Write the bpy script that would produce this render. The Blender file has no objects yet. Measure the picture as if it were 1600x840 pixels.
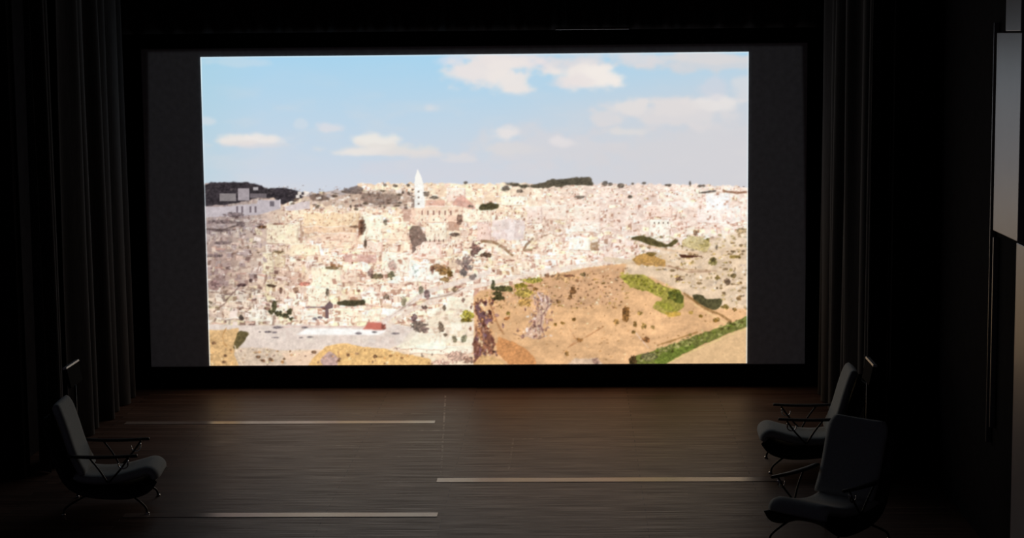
import bpy, bmesh, math, random
import numpy as np
from mathutils import Vector, Matrix

scene = bpy.context.scene
COL = scene.collection
PI = math.pi

# ================================================================ camera, world, exposure
scene.view_settings.view_transform = 'Standard'
scene.view_settings.look = 'None'
scene.view_settings.exposure = 0.0
scene.view_settings.gamma = 1.0
scene.view_settings.use_curve_mapping = False

CAM = Vector((1.19135, -23.2, 4.29975))
YAW, PITCH, ROLL = -0.03236, 0.1218, -0.01004
FPX = 3000.0
fw = Vector((math.sin(YAW) * math.cos(PITCH), math.cos(YAW) * math.cos(PITCH), -math.sin(PITCH)))
rt = Vector((math.cos(YAW), -math.sin(YAW), 0.0))
up = rt.cross(fw)
r2 = rt * math.cos(ROLL) + up * math.sin(ROLL)
u2 = -rt * math.sin(ROLL) + up * math.cos(ROLL)
cd = bpy.data.cameras.new('camera')
cd.sensor_fit = 'HORIZONTAL'; cd.sensor_width = 36.0; cd.lens = FPX * 36.0 / 1600.0
cd.clip_start = 0.1; cd.clip_end = 200
cam = bpy.data.objects.new('camera', cd); COL.objects.link(cam)
cam.matrix_world = Matrix(((r2.x, u2.x, -fw.x, CAM.x), (r2.y, u2.y, -fw.y, CAM.y), (r2.z, u2.z, -fw.z, CAM.z), (0, 0, 0, 1)))
scene.camera = cam

world = bpy.data.worlds.new('world'); scene.world = world; world.use_nodes = True
bgn = world.node_tree.nodes['Background']
bgn.inputs[0].default_value = (0.80, 0.72, 1.0, 1); bgn.inputs[1].default_value = 0.009     # the dim hall behind the viewer

SCREEN_GAIN = 1.0                                    # brightness of the film on the screen

# the video projector at the back of the hall: its black level leaves a faint grey rectangle on the whole screen cloth
PJ = Vector((0.0, -24.5, 6.2)); aim = Vector((0.0, 0.0, 2.22))
pl = bpy.data.lights.new('projector_lamp', 'SPOT'); pl.energy = 235; pl.spot_size = math.radians(34); pl.spot_blend = 0; pl.shadow_soft_size = .02; pl.color = (.96, .97, 1.0)
pj = bpy.data.objects.new('projector_lamp', pl); COL.objects.link(pj); pj.location = PJ
pj.rotation_euler = (aim - PJ).to_track_quat('-Z', 'Y').to_euler()
pl.use_nodes = True; _t = pl.node_tree; _e = _t.nodes['Emission']
_c = _t.nodes.new('ShaderNodeTexCoord'); _s = _t.nodes.new('ShaderNodeSeparateXYZ'); _t.links.new(_c.outputs['Normal'], _s.inputs[0])
def _m(op, a, b=None):
    n = _t.nodes.new('ShaderNodeMath'); n.operation = op
    for i, v in enumerate((a, b)):
        if v is None: continue
        if isinstance(v, (int, float)): n.inputs[i].default_value = v
        else: _t.links.new(v, n.inputs[i])
    return n.outputs[0]
_g = _m('MULTIPLY', _m('LESS_THAN', _m('ABSOLUTE', _m('DIVIDE', _s.outputs[0], _s.outputs[2])), 3.98 / 24.8),
        _m('LESS_THAN', _m('ABSOLUTE', _m('DIVIDE', _s.outputs[1], _s.outputs[2])), 1.90 / 24.8))
_t.links.new(_g, _e.inputs['Strength'])

# ================================================================ helpers
def principled(name, base, rough=.7, spec=.5, metal=0.0, sheen=0.0, coat=0.0):
    m = bpy.data.materials.new(name); m.use_nodes = True
    b = m.node_tree.nodes['Principled BSDF']
    b.inputs['Base Color'].default_value = (*base, 1); b.inputs['Roughness'].default_value = rough
    b.inputs['Specular IOR Level'].default_value = spec; b.inputs['Metallic'].default_value = metal
    b.inputs['Sheen Weight'].default_value = sheen; b.inputs['Coat Weight'].default_value = coat
    return m

def N(m, t, **kw):
    n = m.node_tree.nodes.new(t)
    for k, v in kw.items(): setattr(n, k, v)
    return n

def L(m, a, b): m.node_tree.links.new(a, b)

def add_noise_look(m, scale=(30, 30, 30), lo=.75, hi=1.2, bump=.2, dist=.004, detail=4.0, coords='Object'):
    """mottles the base colour a little and adds a fine bump"""
    b = m.node_tree.nodes['Principled BSDF']; base = tuple(b.inputs['Base Color'].default_value)
    tc = N(m, 'ShaderNodeTexCoord'); mp = N(m, 'ShaderNodeMapping'); mp.inputs['Scale'].default_value = scale
    L(m, tc.outputs[coords], mp.inputs['Vector'])
    no = N(m, 'ShaderNodeTexNoise'); no.inputs['Scale'].default_value = 1.0; no.inputs['Detail'].default_value = detail
    L(m, mp.outputs[0], no.inputs['Vector'])
    cr = N(m, 'ShaderNodeValToRGB'); cr.color_ramp.elements[0].position = .3; cr.color_ramp.elements[1].position = .7
    cr.color_ramp.elements[0].color = tuple(c * lo for c in base[:3]) + (1,); cr.color_ramp.elements[1].color = tuple(min(1, c * hi) for c in base[:3]) + (1,)
    L(m, no.outputs['Fac'], cr.inputs[0]); L(m, cr.outputs[0], b.inputs['Base Color'])
    bu = N(m, 'ShaderNodeBump'); bu.inputs['Strength'].default_value = bump; bu.inputs['Distance'].default_value = dist
    L(m, no.outputs['Fac'], bu.inputs['Height']); L(m, bu.outputs[0], b.inputs['Normal'])
    return m

def obj(name, bm, mat, parent=None, loc=None, smooth=False):
    me = bpy.data.meshes.new(name)
    bmesh.ops.recalc_face_normals(bm, faces=bm.faces)
    bm.to_mesh(me); bm.free()
    if mat: me.materials.append(mat)
    if smooth: me.polygons.foreach_set('use_smooth', [True] * len(me.polygons))
    o = bpy.data.objects.new(name, me); COL.objects.link(o)
    if parent: o.parent = parent
    if loc: o.location = loc
    return o

def tag(o, label=None, cat=None, group=None, kind=None):
    if label: o['label'] = label
    if cat: o['category'] = cat
    if group: o['group'] = group
    if kind: o['kind'] = kind
    return o

def thing(name, label, cat, loc=(0, 0, 0), rz=0, group=None):
    o = bpy.data.objects.new(name, None); COL.objects.link(o)
    o.location = loc; o.rotation_euler = (0, 0, rz); o.empty_display_size = .2
    return tag(o, label, cat, group)

def box(bm, x0, x1, y0, y1, z0, z1, bev=0.0, M=None):
    r = bmesh.ops.create_cube(bm, size=1.0)
    vs = r['verts']
    for v in vs: v.co = Vector(((x0 + x1) / 2 + v.co.x * (x1 - x0), (y0 + y1) / 2 + v.co.y * (y1 - y0), (z0 + z1) / 2 + v.co.z * (z1 - z0)))
    if bev:
        es = list({e for v in vs for e in v.link_edges})
        g = bmesh.ops.bevel(bm, geom=es, offset=bev, segments=2, affect='EDGES', profile=.5)
        vs = list({v for f in g['faces'] for v in f.verts} | {v for v in vs if v.is_valid})
    if M is not None: bmesh.ops.transform(bm, matrix=M, verts=vs)
    return bm

def tube(bm, pts, r, seg=10, cap=True):
    """a round bar along pts; r is a number or one number per point"""
    pts = [Vector(p) for p in pts]; n = len(pts)
    rs = [r] * n if isinstance(r, (int, float)) else r
    rings = []; prev = None
    for i, p in enumerate(pts):
        d = (pts[min(i + 1, n - 1)] - pts[max(i - 1, 0)]).normalized()
        if prev is None:
            a = Vector((0, 0, 1)) if abs(d.z) < .9 else Vector((1, 0, 0)); a = (a - d * a.dot(d)).normalized()
        else: a = (prev - d * prev.dot(d)).normalized()
        prev = a; b = d.cross(a)
        rings.append([bm.verts.new(p + (a * math.cos(t) + b * math.sin(t)) * rs[i]) for t in [2 * PI * k / seg for k in range(seg)]])
    for i in range(n - 1):
        for k in range(seg):
            bm.faces.new((rings[i][k], rings[i][(k + 1) % seg], rings[i + 1][(k + 1) % seg], rings[i + 1][k]))
    if cap: bm.faces.new(rings[0][::-1]); bm.faces.new(rings[-1])
    return bm

def curve(ctrl, n=12):
    """Catmull-Rom through the control points"""
    P = [Vector(p) for p in ctrl]; P = [P[0] * 2 - P[1]] + P + [P[-1] * 2 - P[-2]]; out = []
    for i in range(1, len(P) - 2):
        for k in range(n):
            t = k / n
            out.append(.5 * ((2 * P[i]) + (P[i + 1] - P[i - 1]) * t + (2 * P[i - 1] - 5 * P[i] + 4 * P[i + 1] - P[i + 2]) * t * t + (3 * P[i] - P[i - 1] - 3 * P[i + 1] + P[i + 2]) * t ** 3))
    out.append(P[-2]); return out

def slab(bm, path, thick, half, nseg=10, bulge=0.0, ctr=0.0, round_=0.35, wing=0.0):
    """an upholstered pad swept along a side profile (x, z): rounded edges, width profile half(t), crown, wings bending forward"""
    n = len(path); rows = []
    for i, p in enumerate(path):
        a = path[max(i - 1, 0)]; b = path[min(i + 1, n - 1)]
        tx, tz = b[0] - a[0], b[1] - a[1]; l = math.hypot(tx, tz); nx, nz = -tz / l, tx / l
        t = i / (n - 1); w = half(t); e = min(1.0, (min(t, 1 - t) / .06)) ; th = thick * (.45 + .55 * math.sqrt(max(0, 1 - (1 - e) ** 2)))
        ring = []
        for k in range(nseg + 1):
            s = -1 + 2 * k / nseg; y = w * s; q = (1 - abs(s) ** 6) ** .5
            off = wing * abs(s) ** 2.5
            ring.append((y, off + th * .5 * (.35 + .65 * q) + bulge * (1 - s * s)))
        top = [bm.verts.new((p[0] + nx * o, y + ctr, p[1] + nz * o)) for y, o in ring]
        bot = [bm.verts.new((p[0] + nx * (o2), y + ctr, p[1] + nz * (o2))) for y, o2 in
               [(y, wing * abs(y / w) ** 2.5 - th * .5 * (.35 + .65 * (1 - abs(y / w) ** 6) ** .5)) for y, o in ring]]
        rows.append((top, bot))
    for i in range(n - 1):
        (t0, b0), (t1, b1) = rows[i], rows[i + 1]
        for k in range(nseg):
            bm.faces.new((t0[k], t0[k + 1], t1[k + 1], t1[k])); bm.faces.new((b0[k], b1[k], b1[k + 1], b0[k + 1]))
        bm.faces.new((t0[0], t1[0], b1[0], b0[0])); bm.faces.new((t0[-1], b0[-1], b1[-1], t1[-1]))
    for (t0, b0), rev in ((rows[0], False), (rows[-1], True)):
        for k in range(nseg): bm.faces.new((t0[k], b0[k], b0[k + 1], t0[k + 1]))
    return bm

# ---------------------------------------------------------------- the film frame shown on the screen
def paint_film():
    """Paints the aerial view of a hillside town (sRGB floats, top row first)."""
    X0, Y0, Wd, Ht = 316, 80, 856, 492            # the film frame is painted on a Wd x Ht raster
    rng = np.random.RandomState(11)
    yy, xx = np.mgrid[0:Ht, 0:Wd].astype(np.float32)
    gx, gy = xx + X0, yy + Y0
    img = np.zeros((Ht, Wd, 3), np.float32)
    col = lambda *c: np.array(c, np.float32) / 255.0

    def noise(sx, sy, seed, oct=3):
        r = np.random.RandomState(seed); out = np.zeros((Ht, Wd), np.float32); amp = 1.0; tot = 0
        for o in range(oct):
            cw, ch = max(2, int(Wd / sx) + 2), max(2, int(Ht / sy) + 2)
            g = r.rand(ch, cw).astype(np.float32)
            fx = xx / Wd * (cw - 1.001); fy = yy / Ht * (ch - 1.001)
            ix, iy = fx.astype(int), fy.astype(int); tx, ty = fx - ix, fy - iy
            tx = tx * tx * (3 - 2 * tx); ty = ty * ty * (3 - 2 * ty)
            v = (g[iy, ix] * (1 - tx) + g[iy, ix + 1] * tx) * (1 - ty) + (g[iy + 1, ix] * (1 - tx) + g[iy + 1, ix + 1] * tx) * ty
            out += v * amp; tot += amp; amp *= .5; sx /= 2; sy /= 2
        return out / tot

    def mix(mask, c):
        m = np.clip(mask, 0, 1)[..., None]
        img[:] = img * (1 - m) + c * m

    def inside(pts):
        m = np.zeros((Ht, Wd), bool); n = len(pts)
        for i in range(n):
            (xa, ya), (xb, yb) = pts[i], pts[(i + 1) % n]
            if ya == yb: continue
            c = ((gy >= min(ya, yb)) & (gy < max(ya, yb))) & (gx < (xb - xa) * (gy - ya) / (yb - ya) + xa)
            m ^= c
        return m

    def blur(a, n=1):
        for _ in range(n):
            p = np.pad(a, ((1, 1), (1, 1)) + ((0, 0),) * (a.ndim - 2), mode='edge')
            a = (p[1:-1, :-2] + 2 * p[1:-1, 1:-1] + p[1:-1, 2:]) / 4
            p = np.pad(a, ((1, 1), (1, 1)) + ((0, 0),) * (a.ndim - 2), mode='edge')
            a = (p[:-2, 1:-1] + 2 * p[1:-1, 1:-1] + p[2:, 1:-1]) / 4
        return a

    n_fine, n_mid, n_big, n_rag = noise(3, 3, 1), noise(11, 8, 2), noise(50, 30, 3), noise(7, 5, 4, 2)
    n_tex = np.clip((noise(2.4, 2.2, 6, 2) - .5) * 1.5 + .5, 0, 1)

    def poly(pts, c, a=1.0, soft=1, rag=0.0):
        m = inside(pts).astype(np.float32)
        if rag:
            m = blur(m, 7); m = np.clip((m + (n_rag - .5) * rag * 1.5 - .45) * 3.5 + .5, 0, 1) * (m > .02)
            m = m[..., None] * (1 + 0 * img[..., :1]); mm = np.clip(m * a, 0, 1)
            img[:] = img * (1 - mm) + np.clip(c * (1 + (.36 * (n_rag[..., None] - .5) + .5 * (n_tex[..., None] - .5)) * (1.15 - float(c.mean()) * 1.05)), 0, 1) * mm
            return
        if soft: m = blur(m, soft)
        mix(m * a, c)

    def rect(x0, y0, x1, y1, c, a=1.0):
        i0, i1, j0, j1 = [int(round(v)) for v in (y0 - Y0, y1 - Y0, x0 - X0, x1 - X0)]
        i0, j0 = max(i0, 0), max(j0, 0)
        if i1 <= i0 or j1 <= j0: return
        img[i0:i1, j0:j1] = img[i0:i1, j0:j1] * (1 - a) + c * a

    def line(pts, w, c, a=1.0, soft=.8):
        d = np.full((Ht, Wd), 1e9, np.float32)
        for (xa, ya), (xb, yb) in zip(pts[:-1], pts[1:]):
            vx, vy = xb - xa, yb - ya; L = vx * vx + vy * vy + 1e-6
            t = np.clip(((gx - xa) * vx + (gy - ya) * vy) / L, 0, 1)
            d = np.minimum(d, np.hypot(gx - xa - t * vx, gy - ya - t * vy))
        mix(np.clip((w / 2 - d + (n_rag - .5) * 1.6) / (soft + .5) + .4, 0, 1) * a * np.clip(.35 + 1.1 * n_fine, 0, 1), c)

    def dot(x, y, rx, ry, c, a=1.0, rag=.5):
        r = int(max(rx, ry) * 2 + 3); i0, i1 = max(0, int(y - Y0) - r), min(Ht, int(y - Y0) + r); j0, j1 = max(0, int(x - X0) - r), min(Wd, int(x - X0) + r)
        if i1 <= i0 or j1 <= j0: return
        s = (slice(i0, i1), slice(j0, j1))
        d = np.hypot((gx[s] - x) / rx, (gy[s] - y) / ry) + (n_fine[s] - .5) * rag * 2
        m = (np.clip((1 - d) * min(rx, ry) + .5, 0, 1) * a)[..., None]
        img[s] = img[s] * (1 - m) + np.clip(c * (.62 + .8 * n_tex[s][..., None]), 0, 1) * m

    # ---- sky
    t = np.clip((gy - 80) / 205, 0, 1)[..., None]
    sky = col(166, 211, 238) * (1 - t ** .9) + col(208, 214, 225) * t ** .9
    rgt = np.clip((gx - 780) / 380, 0, 1)[..., None] * t ** .5
    sky = sky * (1 - rgt) + col(209, 209, 214) * rgt
    edge = np.clip(1 - (gx - 318) / 90, 0, 1)[..., None] * .35
    sky = sky * (1 - edge) + col(168, 208, 220) * edge
    img[:] = sky
    cn = noise(26, 15, 5, 5)
    cn = np.clip((cn - .5) * 1.5 + .5, 0, 1)
    def cloud(x, y, rx, ry, a, c=col(233, 227, 226), flat=1.5):
        if y < 140 and ry > 15: flat = 1.05
        dy = (gy - y) / ry; dy = np.where(dy > 0, dy * flat, dy)
        d = np.hypot((gx - x) / rx, dy)
        m = np.clip((1.14 - d - (cn - .5) * .85) * 1.5, 0, 1)
        mix(m * m * (3 - 2 * m) * a, c)
    for a in [(860, 232, 130, 40, .55, col(218, 213, 216)), (1090, 235, 160, 62, .7, col(212, 211, 215)), (700, 262, 160, 28, .4, col(214, 212, 220)),
              (1100, 98, 170, 16, .7, col(216, 212, 214)), (905, 100, 70, 20, .85, col(226, 219, 220)), (800, 95, 60, 18, .8, col(228, 222, 226)), (710, 95, 45, 12, .55, col(226, 224, 234)),
              (768, 108, 74, 34, .95, col(234, 226, 224)), (795, 122, 44, 28, .95, col(237, 230, 226)), (1010, 92, 70, 16, .8, col(222, 218, 220)), (725, 118, 44, 16, .5),
              (918, 118, 62, 26, 1, col(237, 230, 226)), (1090, 92, 90, 14, .8, col(218, 215, 216)), (945, 116, 34, 20, .8, col(243, 236, 230)), (890, 128, 44, 14, .6, col(230, 222, 222)),
              (1060, 178, 116, 32, .85, col(224, 219, 219)), (990, 166, 34, 20, .9, col(229, 224, 222)), (1118, 163, 40, 16, .9, col(235, 230, 227)), (1060, 170, 50, 16, .7, col(228, 222, 220)),
              (950, 184, 30, 16, .7, col(224, 219, 219)), (985, 205, 36, 9, .8, col(228, 224, 220)), (1112, 136, 26, 18, .55, col(212, 213, 222)), (1165, 140, 22, 26, .6, col(222, 220, 222)),
              (792, 211, 24, 15, .95, col(236, 230, 228)), (882, 221, 22, 13, .9, col(235, 229, 229)), (800, 232, 55, 14, .5, col(224, 219, 216)),
              (366, 220, 30, 12, .95, col(235, 229, 224)), (421, 218, 34, 13, .95, col(237, 231, 227)), (400, 226, 74, 7, .6, col(224, 218, 218)), (324, 190, 20, 9, .4), (380, 98, 60, 10, .25),
              (473, 194, 12, 9, .28), (518, 200, 22, 10, .75, col(222, 221, 226)), (592, 222, 36, 16, .95, col(238, 233, 226)), (600, 235, 100, 13, .85, col(228, 223, 218)), (560, 237, 50, 10, .7, col(236, 230, 225)),
              (655, 240, 80, 8, .6, col(226, 220, 218)), (720, 247, 34, 8, .6, col(226, 222, 222)), (675, 169, 18, 9, .45)]:
        cloud(*a)
    # wide thin veils that grey the right half of the sky
    veil = np.clip((gx - 560) / 420, 0, 1) * np.clip((gy - 130) / 110, 0, 1); mix(veil * .6, col(213, 211, 215))
    mix(np.clip((noise(70, 22, 6, 5) - .52) * 3, 0, 1) * np.clip((gy - 90) / 120, 0, 1) * .35, col(220, 217, 218))
    img[:] = blur(img, 3)

    # ---- the ground of the town: tint by place
    top = 284 + 22 * np.exp(-((gx - 500) / 95.0) ** 2) + (noise(9, 9, 8, 2) - .5) * 5
    top = np.where(gx > 560, 284 + (noise(7, 7, 9, 2) - .5) * 6 + np.clip((gx - 1080) / 90, 0, 1) * 4, top)
    land = np.clip(gy - top, 0, 1)
    def tint(x, y):
        l = np.clip((470 - x) / 150, 0, 1) * np.clip((460 - y) / 60, 0.25, 1)
        r = np.clip((x - 780) / 150, 0, 1)
        base = np.stack([0 * x + 232, 0 * x + 208, 0 * x + 180], -1)
        base = base * (1 - l[..., None]) + np.array([184, 160, 152.]) * l[..., None]
        base = base * (1 - r[..., None]) + np.array([232, 212, 198.]) * r[..., None]
        return (base / 255).astype(np.float32)
    ground = tint(gx, gy) * (.84 + .26 * n_mid + .22 * (n_fine - .5))[..., None]
    mix(land, ground)

    # ---- hundreds of small houses, far to near
    nb = 3300
    ys = 287 + (rng.rand(nb) ** 1.15) * 250; ys.sort()
    hue = [(250, 234, 208), (246, 222, 198), (244, 214, 196), (250, 240, 222), (228, 204, 184), (240, 226, 184), (212, 188, 172), (252, 232, 222)]
    gre = [(186, 168, 166), (204, 184, 176), (168, 150, 150), (222, 202, 186), (232, 214, 192)]
    for y in ys:
        x = 318 + rng.rand() * 850
        if x > 735 and y > 455 - (x - 735) * .2: continue
        if x > 1010 and y > 385 - (x - 1010) * .12 and rng.rand() < .75: continue
        if x < 560 and y < 302 + 0 * x: continue
        s = .36 + (y - 285) / 250.0 * .95
        w, h = s * rng.uniform(6, 19), s * rng.uniform(4, 13)
        if x > 780: h *= .8
        grey = np.clip((450 - x) / 120, 0, 1) * np.clip((470 - y) / 60, 0, 1)
        src = gre if rng.rand() < grey else hue
        c = col(*src[rng.randint(len(src))])
        tn = tint(np.array([x]), np.array([y]))[0]
        c = (c * .8 + tn * .2) * rng.uniform(.94, 1.07)
        c = np.minimum(c, .995)
        rect(x, y - h, x + w, y + .8 * s, c)
        sd = rng.uniform(.12, .4) * w
        dk = c * np.array([.66, .58, .56]) * rng.uniform(.7, 1.1)
        if rng.rand() < .5: rect(x + w - sd, y - h + s, x + w, y + .8 * s, dk, .8)
        elif rng.rand() < .5: rect(x, y - h + s, x + sd * .6, y + .8 * s, dk, .7)
        k = rng.rand()
        if k < .10: rect(x, y - h, x + w, y - h + max(1, 1.6 * s), col(214, 160, 140), .75)
        elif k < .4: rect(x, y - h, x + w, y - h + 1, col(254, 248, 238), .8)
        elif k < .55: rect(x, y, x + w, y + 1.6 * s, col(122, 96, 84), .6)
        if s > .5:
            for q in range(rng.randint(0, 5)):
                wx, wy = x + rng.uniform(.08, .9) * w, y - rng.uniform(.2, .85) * h
                rect(wx, wy, wx + rng.choice([1, 1, 2]), wy + rng.choice([1, 2, 2]), col(112, 82, 72), rng.uniform(.4, .85))
        elif rng.rand() < .35: rect(x + w * .4, y - h * .5, x + w * .4 + 1, y - h * .5 + 1, col(130, 105, 100), .6)
    # shaded lanes, courtyards and shrubs between the houses
    for _ in range(900):
        x, y = 318 + rng.rand() * 850, 292 + rng.rand() * 225
        if x > 735 and y > 452 - (x - 735) * .2: continue
        s = .4 + (y - 285) / 250.0
        ang = rng.normal(0, .5); L = s * rng.uniform(2, 8)
        c = col(*[(104, 78, 66), (122, 94, 88), (84, 72, 54), (140, 112, 104), (92, 66, 60)][rng.randint(5)])
        if x > 830: c = c * .6 + col(210, 180, 160) * .4
        dot(x, y, L * .6, max(.8, s * rng.uniform(.7, 2.0)), c, rng.uniform(.45, .95), .7)
    for _ in range(500):
        x, y = 318 + rng.rand() * 850, 287 + rng.rand() * 240
        if x > 735 and y > 452 - (x - 735) * .2: continue
        rect(x, y, x + rng.choice([1, 1, 2, 3]), y + 1, col(*[(98, 74, 66), (250, 240, 226), (150, 120, 112)][rng.randint(3)]), rng.uniform(.3, .8))
    # leftmost quarter is tinted mauve-grey in the film
    m = np.clip((455 - gx) / 60, 0, 1) * np.clip((385 - gy) / 30, 0, 1) * land
    mix(m * .42, col(150, 138, 142))
    m = np.exp(-((gx - 350) / 50) ** 2 - ((gy - 432) / 34) ** 2); mix(m * .5, col(158, 128, 122))
    m = np.exp(-((gx - 460) / 34) ** 2 - ((gy - 430) / 16) ** 2); mix(m * .3, col(180, 140, 120))
    # cream blocks in the middle of the old town
    for (x0, y0, x1, y1, c) in [(418, 347, 468, 380, (248, 230, 200)), (470, 343, 474, 380, (158, 132, 112)), (474, 330, 562, 352, (236, 206, 166)), (476, 352, 560, 362, (226, 190, 156)),
        (563, 343, 569, 364, (84, 60, 46)), (569, 334, 602, 374, (247, 236, 212)), (410, 394, 428, 424, (246, 232, 196)), (430, 392, 446, 416, (222, 202, 166)), (488, 416, 536, 452, (246, 234, 206)),
        (536, 412, 560, 440, (240, 212, 190)), (482, 448, 514, 478, (244, 232, 206)), (600, 392, 640, 428, (246, 226, 208)), (455, 380, 500, 398, (240, 214, 182)), (505, 362, 560, 384, (236, 202, 176)),
        (540, 396, 590, 408, (170, 138, 132)), (515, 412, 538, 416, (110, 88, 60)), (640, 406, 690, 440, (248, 240, 226)), (646, 372, 690, 402, (240, 208, 194)), (600, 346, 640, 372, (246, 216, 188)),
        (569, 376, 600, 392, (232, 206, 190)), (388, 484, 416, 502, (246, 238, 222)), (470, 484, 520, 500, (240, 230, 214)), (524, 482, 598, 502, (246, 226, 200)), (356, 470, 392, 480, (240, 218, 196)),
        (632, 325, 652, 344, (160, 134, 122)), (696, 335, 722, 358, (146, 120, 106)), (772, 341, 822, 373, (212, 201, 199)), (797, 343, 806, 371, (234, 222, 216)), (747, 345, 770, 373, (224, 196, 186)),
        (645, 320, 726, 345, (240, 206, 182)), (668, 346, 699, 374, (246, 232, 206)), (668, 311, 698, 320, (206, 158, 142)), (726, 318, 770, 345, (246, 226, 202)), (785, 305, 824, 318, (250, 240, 214)),
        (824, 320, 850, 345, (238, 216, 204)), (850, 318, 890, 340, (244, 222, 206)), (700, 292, 730, 312, (240, 212, 198)), (893, 369, 924, 388, (250, 246, 228)), (925, 375, 935, 388, (120, 106, 80)),
        (1018, 342, 1048, 374, (252, 242, 226)), (1104, 299, 1141, 326, (252, 244, 240)), (1090, 322, 1160, 345, (240, 222, 214)), (1012, 318, 1052, 336, (236, 208, 192)), (900, 320, 940, 345, (242, 220, 204)),
        (896, 345, 940, 360, (250, 236, 222)), (640, 540, 740, 552, (244, 232, 212)), (620, 520, 700, 545, (246, 236, 214)), (700, 462, 742, 482, (246, 232, 206)), (1040, 312, 1090, 320, (230, 214, 208))]:
        rect(x0, y0, x1, y1, col(*c), .74)
        if x1 - x0 > 12 and y1 - y0 > 9 and c[0] > 220:
            rect(x0, y0, x1, y0 + 1, col(254, 246, 234), .7); rect(x1 - 2, y0 + 1, x1, y1, col(*c) * .78, .7); rect(x0, y1, x1, y1 + 1, col(130, 102, 90), .5)
            for k in range(int((x1 - x0) * (y1 - y0) / 120)):
                wx, wy = x0 + 2 + rng.rand() * (x1 - x0 - 5), y0 + 3 + rng.rand() * (y1 - y0 - 6)
                rect(wx, wy, wx + rng.choice([1, 2]), wy + 2, col(120, 92, 78), .7)
    for _ in range(650):                         # roofs, chimneys and annexes break up the larger fronts
        x, y = 318 + rng.rand() * 850, 296 + rng.rand() * 240
        if x > 735 and y > 452 - (x - 735) * .2: continue
        if x > 1010 and y > 385 - (x - 1010) * .12: continue
        if x < 560 and y < 318: continue
        s = .36 + (y - 285) / 250.0 * .9; w, h = s * rng.uniform(3, 9), s * rng.uniform(2, 8)
        c = col(*(hue if x > 440 or y > 450 else gre)[rng.randint(5)]) * rng.uniform(.9, 1.05)
        q = rng.rand()
        if q < .3: c = c * np.array([.58, .50, .48])
        rect(x, y - h, x + w, y + 1, np.minimum(c, 1), .8)
        if q > .5: rect(x + w * .75, y - h + 1, x + w, y + 1, c * .72, .8)
    for _ in range(2600):                         # small shadow sides, eaves and doorways
        x, y = 318 + rng.rand() * 850, 290 + rng.rand() * 235
        if x > 735 and y > 448 - (x - 735) * .2: continue
        if x > 1010 and y > 380 - (x - 1010) * .12: continue
        s = .4 + (y - 285) / 250.0; far = 1 if x < 760 else .6
        c = col(*[(150, 118, 104), (128, 100, 90), (172, 142, 128), (112, 92, 84), (196, 168, 152)][rng.randint(5)]); a = rng.uniform(.3, .8) * far
        if rng.rand() < .5: rect(x, y, x + s * rng.uniform(3, 9), y + 1 + (rng.rand() < .3), c, a)
        else: rect(x, y, x + 1 + (rng.rand() < .4 * s), y + s * rng.uniform(2, 7), c, a)
        if rng.rand() < .3: rect(x + 2, y - 2 * s, x + 2 + s * rng.uniform(2, 6), y - 2 * s + s * 1.5, col(255, 248, 236), .7)
    du = (noise(16, 16, 21, 3) - .5) * 7; dv = (noise(14, 14, 22, 3) - .5) * 6; fade = np.clip((gy - 300) / 40, 0, 1)
    wx_, wy_ = np.clip(xx + du * fade, 0, Wd - 1.001), np.clip(yy + dv * fade, 0, Ht - 1.001)
    ix, iy = wx_.astype(int), wy_.astype(int); tx, ty = (wx_ - ix)[..., None], (wy_ - iy)[..., None]; ix1, iy1 = np.minimum(ix + 1, Wd - 1), np.minimum(iy + 1, Ht - 1)
    img[:] = (img[iy, ix] * (1 - tx) + img[iy, ix1] * tx) * (1 - ty) + (img[iy1, ix] * (1 - tx) + img[iy1, ix1] * tx) * ty
    lm = blur(land, 1)[..., None]; wm = lm * np.clip((gx - 380) / 120, .0, 1)[..., None]; lift = (1 - (1 - img) * np.array([.55, .66, .70], np.float32)) * (.94 + .13 * noise(60, 26, 17, 4))[..., None]; lift = .86 + (lift - .855) * 1.45
    img[:] = img * (1 - wm) + np.clip(lift, 0, 1) * wm
    lum = img.mean(-1, keepdims=True); img[:] = np.clip(img - np.clip(.60 - lum, 0, 1) * .30 * wm + np.array([0, .004, .012], np.float32) * wm, 0, 1)
    for k in range(6): rect(661 + 9 * k, 327, 663 + 9 * k, 334, col(140, 98, 88), .9)
    for k in range(3): rect(661 + 18 * k, 340, 663 + 18 * k, 343, col(140, 98, 88), .8)
    for k in range(4): rect(673 + 7 * k, 372, 675 + 7 * k, 376, col(110, 84, 74), .8)
    for k in range(4): rect(1023 + 7 * k, 344, 1025 + 7 * k, 347, col(110, 90, 84), .8)
    poly([(705, 318), (716, 308), (724, 302), (735, 312), (746, 321), (742, 325), (712, 318)], col(214, 160, 144), .75, 1, .3)
    poly([(642, 350), (656, 352), (668, 364), (669, 374), (656, 380), (646, 394), (642, 372)], col(116, 94, 84), .85, 1, 1.0)
    # bell tower
    poly([(654.5, 262), (651, 274), (649.5, 286), (649.5, 323), (666, 323), (664, 286), (660, 272)], col(252, 249, 242), 1, 0)
    for y in (296, 305, 315): rect(655, y, 658, y + 3, col(140, 122, 112), .9)
    rect(645, 304, 650, 322, col(120, 100, 92), .7)
    # ridge line woods
    dg = col(56, 50, 54)
    poly([(316, 290), (330, 285), (350, 284), (372, 282), (392, 284), (410, 288), (416, 293), (440, 292), (455, 294), (468, 298), (478, 300), (474, 307), (456, 313), (442, 318), (430, 308), (400, 308), (384, 313), (350, 318), (318, 320)], dg, 1, 1, .5)
    poly([(484, 303), (500, 300), (516, 306), (518, 311), (500, 312), (488, 309)], col(66, 54, 48), 1, 1, .5)
    poly([(478, 302), (520, 296), (560, 294), (640, 296), (645, 312), (620, 322), (560, 322), (500, 318), (470, 316)], col(176, 150, 136), .6, 2, .8)
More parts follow.
